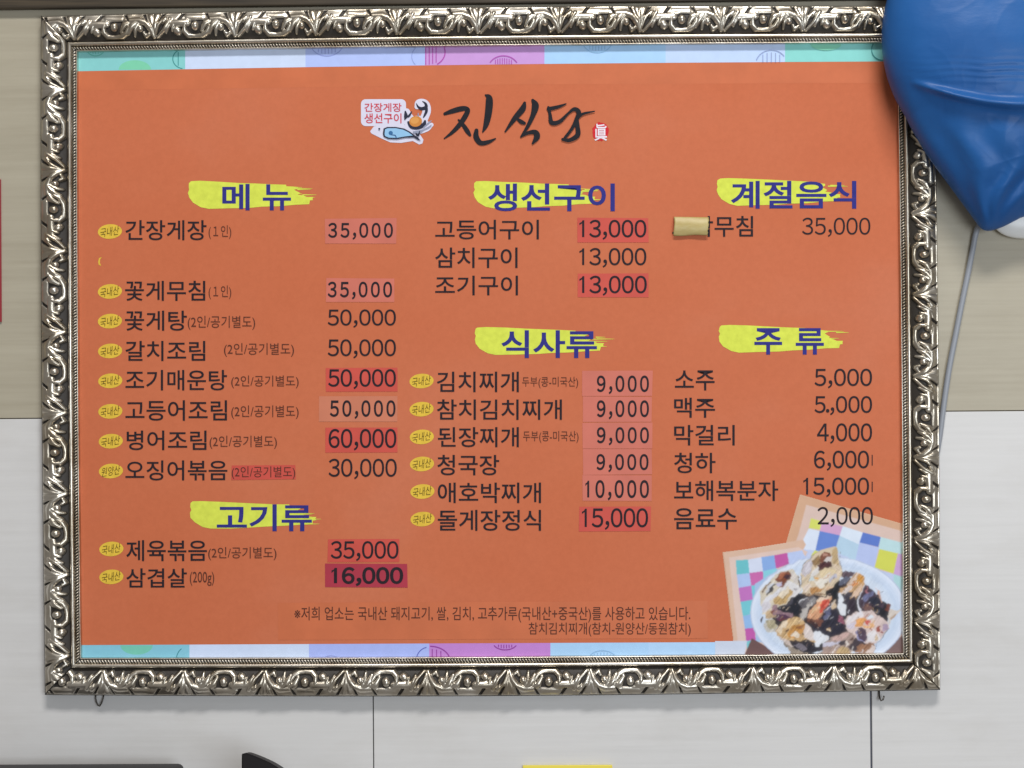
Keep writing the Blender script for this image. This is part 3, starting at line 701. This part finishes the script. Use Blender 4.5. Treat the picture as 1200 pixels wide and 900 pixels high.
for st in ([(62,182,18),(110,165,28),(165,150,30),(200,150,26),(205,172,28),(165,240,28),(110,300,20),(58,340,7)],
           [(150,222,12),(180,255,22),(205,292,26),(222,318,16)],
           [(322,62,10),(345,85,38),(341,170,40),(325,250,30),(304,298,8)],
           [(264,288,22),(262,330,32),(290,368,28),(340,362,22),(386,340,7)],
           [(572,112,16),(558,152,34),(508,212,28),(447,297,8)], [(515,205,8),(548,232,24),(570,242,18)],
           [(624,96,18),(640,130,40),(625,190,28),(590,265,20),(548,330,10)], [(548,330,8),(595,304,20),(640,300,28),(650,330,34),(622,373,10)],
           [(836,118,7),(790,136,18),(726,152,24)], [(724,140,14),(734,185,18),(745,238,26),(795,232,22),(850,180,14),(890,152,22),(918,172,26),(905,215,24),(875,275,18),(830,335,16)],
           [(815,345,16),(860,350,22),(910,318,28),(910,262,24),(905,215,20)], [(905,212,20),(945,182,15),(1018,166,7)]):
    for pg in stroke([(x, y, w*1.14) for x, y, w in st], 10):
        cnt += 1; add_poly(bm, [TZ(p) for p in pg], 4+cnt*.02)
from_bm('brush_title', bm, POSTER, (M_BRUSHBLACK,))
bm = bmesh.new(); add_poly(bm, [(703.6+(x-703.6)*k_, 154.2+(y-154.2)*k_) for (x, y), k_ in zip(ellipse(703.6, 154.2, 9.9, 11.4, 8, 30), [random.uniform(.90, 1.04) for _ in range(30)])], 3, 0); add_text(bm, '眞', (696.5, 145, 711.5, 165), 5, 1, .012)
from_bm('red_seal', bm, POSTER, (M_SEAL, M_WHITEINK))

# ---- section headings on yellow brush swashes
SW = [(75,130),(80,100),(95,88),(160,84),(300,90),(470,98),(600,104),(720,108),(825,112),(828,126),(870,125),(915,128),(916,142),(890,152),(935,176),(918,186),(960,192),(985,204),(1035,206),(1028,218),(1034,228),(1008,232),(1005,258),(900,262),(780,272),(640,278),(540,285),(380,290),(230,292),(170,280),(110,245),(80,210),(73,175),(82,152)]
HEAD = [('메', '뉴', None, (220.5, 212, 367, 244.5), [('메', (260.5, 215.5, 292.5, 246.5)), ('뉴', (308, 216, 341, 246.5))]),
        (0, 0, 0, (555, 212, 698, 244), [('생선구이', (572, 215, 720.5, 247.5))]),
        (0, 0, 0, (840, 208.5, 985, 241), [('계절음식', (856.5, 212, 1003.5, 244.5))]),
        (0, 0, 0, (556, 383, 708, 416), [('식사류', (587.5, 387, 699.5, 419.5))]),
        (0, 0, 0, (842, 380.5, 988, 413), [('주', (884, 384.5, 916.5, 415.5)), ('류', (932.5, 384.5, 965.5, 415.5))]),
        (0, 0, 0, (222.5, 587, 371, 619.5), [('고기류', (254, 591, 365.5, 622.5))])]
for i, (_, _, _, (x0, y0, x1, y1), words_) in enumerate(HEAD):
    bm = bmesh.new()
    pts = [(x0+(x-73)/(1035-73)*(x1-x0)+random.uniform(-.5, .5), y0+(y-84)/(292-84)*(y1-y0)+random.uniform(-.3, .3)) for x, y in SW]
    add_poly(bm, pts, 2)
    for k in range(7):                                       # dry bristle tails
        yy = y0+(y1-y0)*random.uniform(.22, .86); xx = x1-random.uniform(8, 34); l = random.uniform(10, 22)
        add_poly(bm, [(xx, yy-.6), (xx+l, yy-.1), (xx+l*1.08, yy+.25), (xx, yy+.7)], 2.2+k*.05)
    from_bm('yellow_swash', bm, POSTER, (M_YEL,))
    bm = bmesh.new()
    for w_, bx in words_: add_text(bm, w_, bx, 4, 0, .019)
    from_bm('heading_lettering', bm, POSTER, (M_INDIGO,))

# ---- menu lines
NOTE = '(2인/공기별도)'
LINES = [('간장게장', (147,258,242,281.5)), ('꽃게무침', (146.5,329,240.5,352.5)), ('꽃게탕', (146.5,364,219,387.5)), ('갈치조림', (147,399.5,240.5,423)),
 ('조기매운탕', (147,433.5,266,457.5)), ('고등어조림', (147,469,266,493)), ('병어조림', (148.5,504.5,242,527.5)), ('오징어볶음', (147,539.5,266.5,563)),
 ('제육볶음', (148,633,242.5,657.5)), ('삼겹살', (148,666,219,688.5)),
 ('고등어구이', (510,257.5,631.5,280.5)), ('삼치구이', (510,290,606.5,314)), ('조기구이', (510,323,607,346)),
 ('김치찌개', (512,435.5,608,459.5)), ('참치김치찌개', (512,468,658.5,492)), ('된장찌개', (513,500.5,608,524)), ('청국장', (512.5,533,585,557)),
 ('애호박찌개', (513,565.5,634,589.5)), ('돌게장정식', (513,597.5,634,622)),
 ('꼬막무침', (788,253,882.5,277.5)), ('소주', (791,434,837.5,457.5)), ('맥주', (790,466,838,489.5)), ('막걸리', (790,498,861,522)), ('청하', (790,530.5,838.5,554.5)),
 ('보해복분자', (790,563,912,587)), ('음료수', (790,595.5,863.5,620.5))]
for s_, bx in LINES: text('menu_item_lettering', s_, bx, M_BLACK, .008)
NOTES = [('(１인)', (244.5,264,271,280)), ('(１인)', (244.5,334.5,271,350.5)), (NOTE, (220,370,299,386.5)), (NOTE, (262.5,402,344.5,418)), (NOTE, (271,440,350,455)),
 (NOTE, (271,475,350,491)), (NOTE, (245.6,510.5,324.5,526)), (NOTE, (244,641,324,656.5)), ('(200g)', (222.5,670,251,686.5)),
 ('두부(콩-미국산)', (612,441.5,677.5,455)), ('두부(콩-미국산)', (613,505,678,519))]
for s_, bx in NOTES: text('note_lettering', s_, bx, M_THIN, .0)
PR = [('50,000',(384,362.5,464,384)), ('50,000',(384,397.5,464,420)), ('30,000',(385,537.5,465,561.5)), ('13,000',(679,290.5,757.5,313.5)), ('35,000',(940,255,1020,277.5)),
 ('5,000',(954.5,432,1022,455)), ('5.,000',(954.5,464,1022,486.5)), ('4,000',(957.5,496,1022,520)), ('6,000',(954,528,1018.5,551.5)), ('15,000',(941.5,559.5,1018.5,582.5)), ('2,000',(958,594,1023,617.5))]
for s_, bx in PR:
    ex = [[(1021.6, bx[1]+5), (1022.7, bx[1]+5), (1022.7, bx[3]-6), (1021.6, bx[3]-6)]] if s_ in ('6,000', '15,000') else []
    bm = bmesh.new(); add_price(bm, s_, bx, 4, 0, .0 if s_ == '35,000' else .006)
    for pg in ex: add_poly(bm, pg, 4)
    from_bm('price_lettering', bm, POSTER, (M_BLACK,))
# prices corrected with stuck-on labels
ST = [('35,000',(384.5,261,460.5,281),(381,256,464.5,285.5),M_PINK,1.16), ('35,000',(384,330,459.5,351),(382,326,462,354),M_PINK,1.16),
 ('50,000',(384.5,432.5,464,456),(381.5,431,466,459),M_RED,1), ('50,000',(386.5,469,463.5,491),(374,464.5,465.5,494.5),M_PALE,1.16),
 ('60,000',(385,502.5,464.5,528),(381,501.5,466,530),M_RED,1), ('35,000',(387.5,634,467,657.5),(384,632,467.5,658.5),M_RED,1),
 ('16,000',(388.5,664.5,472.5,687),(380.5,660.5,477.5,688.5),M_CRIM,1.05),
 ('13,000',(679,257.5,757.5,281),(677,255.5,760,284.5),M_RED,1), ('13,000',(679,323,758,346.5),(677,320.5,759.5,348.5),M_RED,1),
 ('9,000',(699.5,440,760.5,462),(682.5,434,764.5,464.3),M_PINK,1.16), ('9,000',(699.5,469,760.5,491.5),(682.8,465,764,494.4),M_PINK,1.16),
 ('9,000',(699.5,500.5,760.5,522),(682.5,495.2,764.5,525.2),M_PINK,1.16), ('9,000',(699,532,760,553.5),(683,526.4,764,556.3),M_PINK,1.16),
 ('10,000',(686,562.5,760.5,586.5),(682.5,557.2,763.5,587),M_PINK,1.1), ('15,000',(682,595.5,759.5,621),(678.5,593.5,762.5,622.5),M_RED,1)]
for s_, bx, (x0, y0, x1, y1), m, sp in ST:
    bm = bmesh.new(); j = lambda: random.uniform(-.5, .5)
    add_poly(bm, [(x0+j(), y0+j()), (x1+j(), y0+j()), (x1+j(), y1+j()), (x0+j(), y1+j())], 3, 0)
    add_price(bm, s_, bx, 5, 1, .030 if m is M_CRIM else .010 if sp == 1 else .020, .615 if sp == 1 else .63 if sp < 1.1 else .80, .31 if sp < 1.1 else .42)
    from_bm('price_sticker', bm, POSTER, (m, M_BLACK))
bm = bmesh.new(); add_poly(bm, [(271.5,545.5),(346,545),(346.5,561.5),(271,562.5)], 3, 0); add_text(bm, NOTE, (271.5,546.5,346,561.5), 5, 1)
from_bm('note_sticker', bm, POSTER, (M_RED, M_THIN))
# yellow origin badges in front of the dishes
BD = [(128.8,271.3),(128.8,341.5),(128.8,376.3),(129,411.3),(129.2,446.3),(129.3,482),(129.8,517),(130,552),(130.5,643.3),(130.5,676)]
BD = [(x, y, '원양산' if i == 7 else '국내산') for i, (x, y) in enumerate(BD)]
BD += [(494,446.5,'국내산'),(494,479.5,'국내산'),(494.3,512,'국내산'),(494.5,543.7,'국내산'),(495,576,'국내산'),(495.2,608.3,'국내산')]
for x, y, s_ in BD:
    bm = bmesh.new(); add_poly(bm, ellipse(x, y, 14.2, 8.6, -4, 26), 2, 0)
    add_text(bm, s_, (x-11.2, y-5.2, x+11.2, y+5.2), 4, 1, -.004, 1.0, .35, -9)
    from_bm('origin_badge', bm, POSTER, (M_BADGE, M_OLIVE))
bm = bmesh.new(); add_poly(bm, [(115,307),(116,302.5),(119.5,301),(117.4,304),(117,308),(118.6,311.5),(115.8,310.4)], 2)
from_bm('badge_remnant', bm, POSTER, (M_BADGE,))
# the notice at the foot
bm = bmesh.new(); add_poly(bm, [(325.5,706.5),(829,704),(829.5,748),(326,750)], 2, 0)
add_text(bm, '※저희 업소는 국내산 돼지고기, 쌀, 김치, 고추가루(국내산+중국산)를 사용하고 있습니다.', (345,711,809,729.5), 4, 1, .004)
add_text(bm, '참치김치찌개(참치-원양산/동원참치)', (619.5,729.5,809.5,746), 4, 1, .004)
from_bm('notice_patch', bm, POSTER, (M_PATCH, M_THIN))

# ------------------------------------------------------------------ tape curled over the first letters
def tape_mat():
    m, t, b = mat('beige_paper_tape', (.55, .44, .22), .45)
    n = noise_tex(t, coords(t, (1, 1, 3)), 60, 4, .6)
    t.links.new(ramp(t, n, [(.3, (.42, .315, .10)), (.7, (.52, .42, .18))]), b.inputs['Base Color'])
    return m
n, mrow = 24, 16; G = np.zeros((mrow, n, 3)); G2 = G.copy()
for i in range(mrow):
    t = i/(mrow-1)
    for k in range(n):
        s_ = k/(n-1); x = 789.8+40.4*s_ + .6*math.sin(t*5) + (s_ > .99)*random.uniform(-1.2, .3)
        y = 254.0+22.4*t - 1.4*s_*t + .5*s_ + (.4*math.sin(s_*7.5) if t > .9 else 0)
        d = .5 + .10*math.sin(s_*23+t*4)*math.sin(t*3.1) + 5.6*math.sin(math.pi*min(1, t*.80+.05))**.75 + (.35*math.sin(s_*9+1)*t) - 1.2*(1-s_)*t
        G[i, k] = at(x, y, ZP+.0008+d*S); G2[i, k] = at(x, y, ZP+.0004+d*S)
bm = bmesh.new()
def add_grid(bm, G, flip=False):
    V = [[bm.verts.new(p) for p in row] for row in G]
    for a, b_ in zip(V, V[1:]):
        for k in range(len(a)-1):
            f_ = (a[k], a[k+1], b_[k+1], b_[k]); bm.faces.new(f_ if flip else f_[::-1])
    return V
VA = add_grid(bm, G); VB = add_grid(bm, G2, True)
for a, b_ in ((VA[0], VB[0]), (VA[-1], VB[-1]), ([r[0] for r in VA], [r[0] for r in VB]), ([r[-1] for r in VA], [r[-1] for r in VB])):
    for k in range(len(a)-1): bm.faces.new((a[k], a[k+1], b_[k+1], b_[k]))
bmesh.ops.recalc_face_normals(bm, faces=bm.faces)
tag(from_bm('paper_tape', bm, None, (tape_mat(),), True), 'small curled piece of beige tape stuck over the first letters of a menu line', 'tape')

# ------------------------------------------------------------------ wall fan wrapped in a blue bag
def bag_mat():
    m, t, b = mat('blue_polythene', (.022, .115, .40), .42, 0, .34)
    n = noise_tex(t, coords(t, (1, 1, 1)), 9, 4, .6)
    c = ramp(t, n, [(.3, (.014, .108, .36)), (.7, (.023, .145, .44))])
    t.links.new(c, b.inputs['Base Color'])
    w = noise_tex(t, coords(t, (1.4, 1, 3.6)), 26, 4, .6)
    bump(t, b, w, .10, .003)
    tr = nd(t, 'ShaderNodeBsdfTranslucent'); tr.inputs[0].default_value = (.02, .15, .58, 1)
    mx = nd(t, 'ShaderNodeMixShader'); mx.inputs[0].default_value = .16
    out = t.nodes['Material Output']
    t.links.new(b.outputs[0], mx.inputs[1]); t.links.new(tr.outputs[0], mx.inputs[2]); t.links.new(mx.outputs[0], out.inputs[0])
    return m
CX, CY, RR = 1198, 45, 165
outline = []
for a in np.linspace(146, 360+34, 190):                       # round cage held in the bag
    outline.append((CX+RR*math.cos(math.radians(a)), CY+RR*math.sin(math.radians(a))*1.0))
# (image y grows downward: angles 146..394 run over the top) close through the gathered bottom
right = spline([(1318, 190), (1285, 232), (1255, 258), (1240, 262), (1222, 250), (1200, 254), (1190, 258.5), (1175, 266), (1160, 270.5), (1150, 268), (1140, 255.5), (1125, 235), (1110, 214.5), (1097, 197), (1085, 180), (1073, 160), (1066.5, 148.5), (1061.6, 138.2)], 6)
outline += [(x, y) for x, y in right]
N = len(outline); RINGS = 170
def bag_depth(x, y, t):
    """distance from the wall in metres; t 0 at the silhouette, 1 in the middle"""
    dome = .036 + .070*math.sqrt(max(0, 1-(1-t)**2.0))
    low = min(1, max(0, (y-95)/170))
    dome = dome*(1-.10*low)
    # taut crease where the bag is drawn over the lower edge of the cage
    cx_ = min(1, max(0, (x-1072)/128)); yc = 98+24*math.sin(cx_*math.pi*.5)
    if x > 1066:
        k = min(1, max(0, (x-1066)/40))
        wdt = 4.0+2.4*cx_
        dome += .0092*k*math.exp(-((y-yc)/wdt)**2) - .004*k*(1/(1+math.exp(-(y-yc-8)/6.0)))
    p = Vector((x*.012, y*.012, 0))
    dome += .005*t*noise.noise(p) + .0009*min(1, t*3)*noise.noise(p*2.6)
    q_ = Vector((x*.021+3.1, y*.026, 1.7)); q2 = Vector((x*.05, y*.043+2, .4))
    e = min(1, t*3)
    dome += e*(.0006*(1-abs(noise.noise(q_)))**7 + .0003*(1-abs(noise.noise(q2)))**8)*(.35+.9*low)
    # fans of folds running to the gathered bottom
    a = math.atan2(y-278, x-1162); rr = math.hypot(x-1162, y-278)
    dome += .0042*low*math.sin(a*13+noise.noise(p*1.5)*3)*min(1, t*4)*min(1, rr/60)
    dome += .0003*min(1, t*4)*math.exp(-((y-82)/14)**2)*math.sin(y*.8+noise.noise(Vector((x*.02, y*.01, 3)))*3)
    return dome
bm = bmesh.new(); rows = []
C0 = (1198, 70)
for r in range(RINGS):
    t = (r/RINGS)**1.25
    row = []
    for (x, y) in outline:
        px, py = x+(C0[0]-x)*t, y+(C0[1]-y)*t
        row.append(bm.verts.new(at(px, py, bag_depth(px, py, t))))
    rows.append(row)
cen = bm.verts.new(at(C0[0], C0[1], bag_depth(C0[0], C0[1], 1)))
back = []
for k, (x, y) in enumerate(outline):
    p = rows[0][k].co
    c = at(C0[0], C0[1], .06)
    back.append(bm.verts.new(Vector((p.x+(c.x-p.x)*.10, -.022, p.z+(c.z-p.z)*.16))))
cb = bm.verts.new(at(C0[0], C0[1], .020))
for a, b_ in [(back, rows[0])] + list(zip(rows, rows[1:])):
    for k in range(N): bm.faces.new((a[k], a[(k+1) % N], b_[(k+1) % N], b_[k]))
for k in range(N):
    bm.faces.new((rows[-1][k], rows[-1][(k+1) % N], cen)); bm.faces.new((back[(k+1) % N], back[k], cb))
bmesh.ops.recalc_face_normals(bm, faces=bm.faces)
tag(from_bm('plastic_bag', bm, None, (bag_mat(),), True), 'crumpled blue plastic bag over a round wall fan, covering the menu board\'s top right corner', 'plastic bag')
M_WHITE, _, _ = mat('white_plastic', (.80, .80, .78), .3)
M_CORD, _, _ = mat('grey_cord', (.30, .32, .36), .45)
fb = at(1212, 250, .03)
FAN = thing('wall_fan', 'white plastic foot of a wall fan showing below the blue bag, with a grey cord', 'wall fan', (fb.x, 0, fb.z))
bm = bmesh.new()
bmesh.ops.create_uvsphere(bm, u_segments=40, v_segments=24, radius=1)
for v in bm.verts:
    sx = math.copysign(abs(v.co.x)**.8, v.co.x); sz = math.copysign(abs(v.co.z)**.8, v.co.z)
    v.co = Vector((fb.x+sx*.043, -.0102+v.co.y*.010, fb.z+sz*.0275))
from_bm('base', bm, FAN, (M_WHITE,), True)
bm = bmesh.new()
pts = [(1168,258,.016),(1150,262,.010),(1144,272,.006),(1140,292,.0045),(1134,322,.0042),(1127,356,.0042),(1120,392,.0042),(1113,428,.0042),(1108,460,.0042),(1104.5,486,.0042),(1101,512,.0042),(1096,540,.0042),(1088,570,.0042)]
tube(bm, [at(x, y, d) for x, y, d in spline(pts, 5)], .0034, 10)
from_bm('power_cord', bm, FAN, (M_CORD,), True)

# ------------------------------------------------------------------ small hooks the frame rests on
M_HOOK, _, _ = mat('dark_steel', (.10, .09, .08), .4, .8)
def hook(pts, label, r=.0009):
    bm = bmesh.new(); P = [at(x, y, d) for x, y, d in pts]
    tube(bm, P, r, 8)
    tag(from_bm('wall_hook', bm, None, (M_HOOK,), True), label, 'hook', 'hooks under the frame')
hook([(112.5,812,.002),(112,818,.003),(113,822.5,.004),(115,826.8,.005),(116.8,827.4,.005),(119,824,.005),(121,818.5,.004),(121.8,812,.003)], 'small dark V-shaped wire hook under the bottom left of the silver frame')
hook([(1030,806,.002),(1030.5,815,.003),(1031,818.5,.006),(1032.6,821,.008),(1034.8,820,.009),(1036,815.5,.009)], 'small bent metal hook under the bottom right of the silver frame, beside the dark seam', .0010)

# ------------------------------------------------------------------ things cut by the edges of the picture
def px_box(bm, x0, x1, y0, y1, d0, d1, bev):
    a, b_ = at(x0, y1, d1), at(x1, y0, d1); box(bm, a.x, b_.x, -d1, -d0, a.z, b_.z, bev, 4)
M_BLK, _, _ = mat('black_plastic', (.012, .010, .011), .5, 0, .3)
M_BLK2, _, _ = mat('black_gloss_plastic', (.012, .012, .014), .16)
ap = at(90, 1010, .10)
AP = thing('black_appliance', 'long flat-topped black appliance with rounded corners along the bottom left edge', 'appliance', (ap.x, -.06, ap.z))
bm = bmesh.new(); px_box(bm, -60, 203, 908, 1030, .03, .09, .007)
from_bm('housing', bm, AP, (M_BLK,), True)
bm = bmesh.new(); px_box(bm, -44, 190, 924, 1020, .085, .0915, .002)
from_bm('front_panel', bm, AP, (M_BLK2,))
# dark fin-shaped piece
prof = spline([(283.5, 1000), (283.2, 930), (283, 888), (284.5, 883.6), (288, 882.6), (296, 885), (308, 890), (320, 896), (332, 905), (346, 924), (356, 960), (360, 1000)], 5)
bm = bmesh.new(); fr = [bm.verts.new(at(x, y, .12)) for x, y in prof]; bk = [bm.verts.new(v.co + Vector((.001, .022, -.004))) for v in fr]
bm.faces.new(fr); bm.faces.new(bk[::-1])
for k in range(len(fr)): bm.faces.new((fr[k], fr[(k+1) % len(fr)], bk[(k+1) % len(fr)], bk[k]))
bmesh.ops.recalc_face_normals(bm, faces=bm.faces)
bmesh.ops.bevel(bm, geom=[e for e in bm.edges if len({v in fr for v in e.verts}) == 1 and all(v in fr for v in e.verts)], offset=.0015, segments=2, affect='EDGES')
tag(from_bm('black_fin', bm, None, (M_BLK,)), 'black fin-shaped plastic piece poking up at the bottom edge right of the long black appliance', 'plastic piece')
M_YSIGN, _, _ = mat('yellow_card', lin((236, 218, 84)), .5)
bm = bmesh.new(); px_box(bm, 613.5, 717.5, 896.8, 1010, .001, .004, .0006)
tag(from_bm('yellow_notice', bm, None, (M_YSIGN,)), 'yellow notice whose top edge shows at the bottom of the wall', 'notice')
M_RSIGN, _, _ = mat('dark_red_card', lin((150, 36, 48)), .5)
bm = bmesh.new(); px_box(bm, -90, .7, 210, 378, .0005, .0025, .0005)
tag(from_bm('red_sign', bm, None, (M_RSIGN,)), 'dark red sign whose edge shows at the left side of the picture', 'sign')
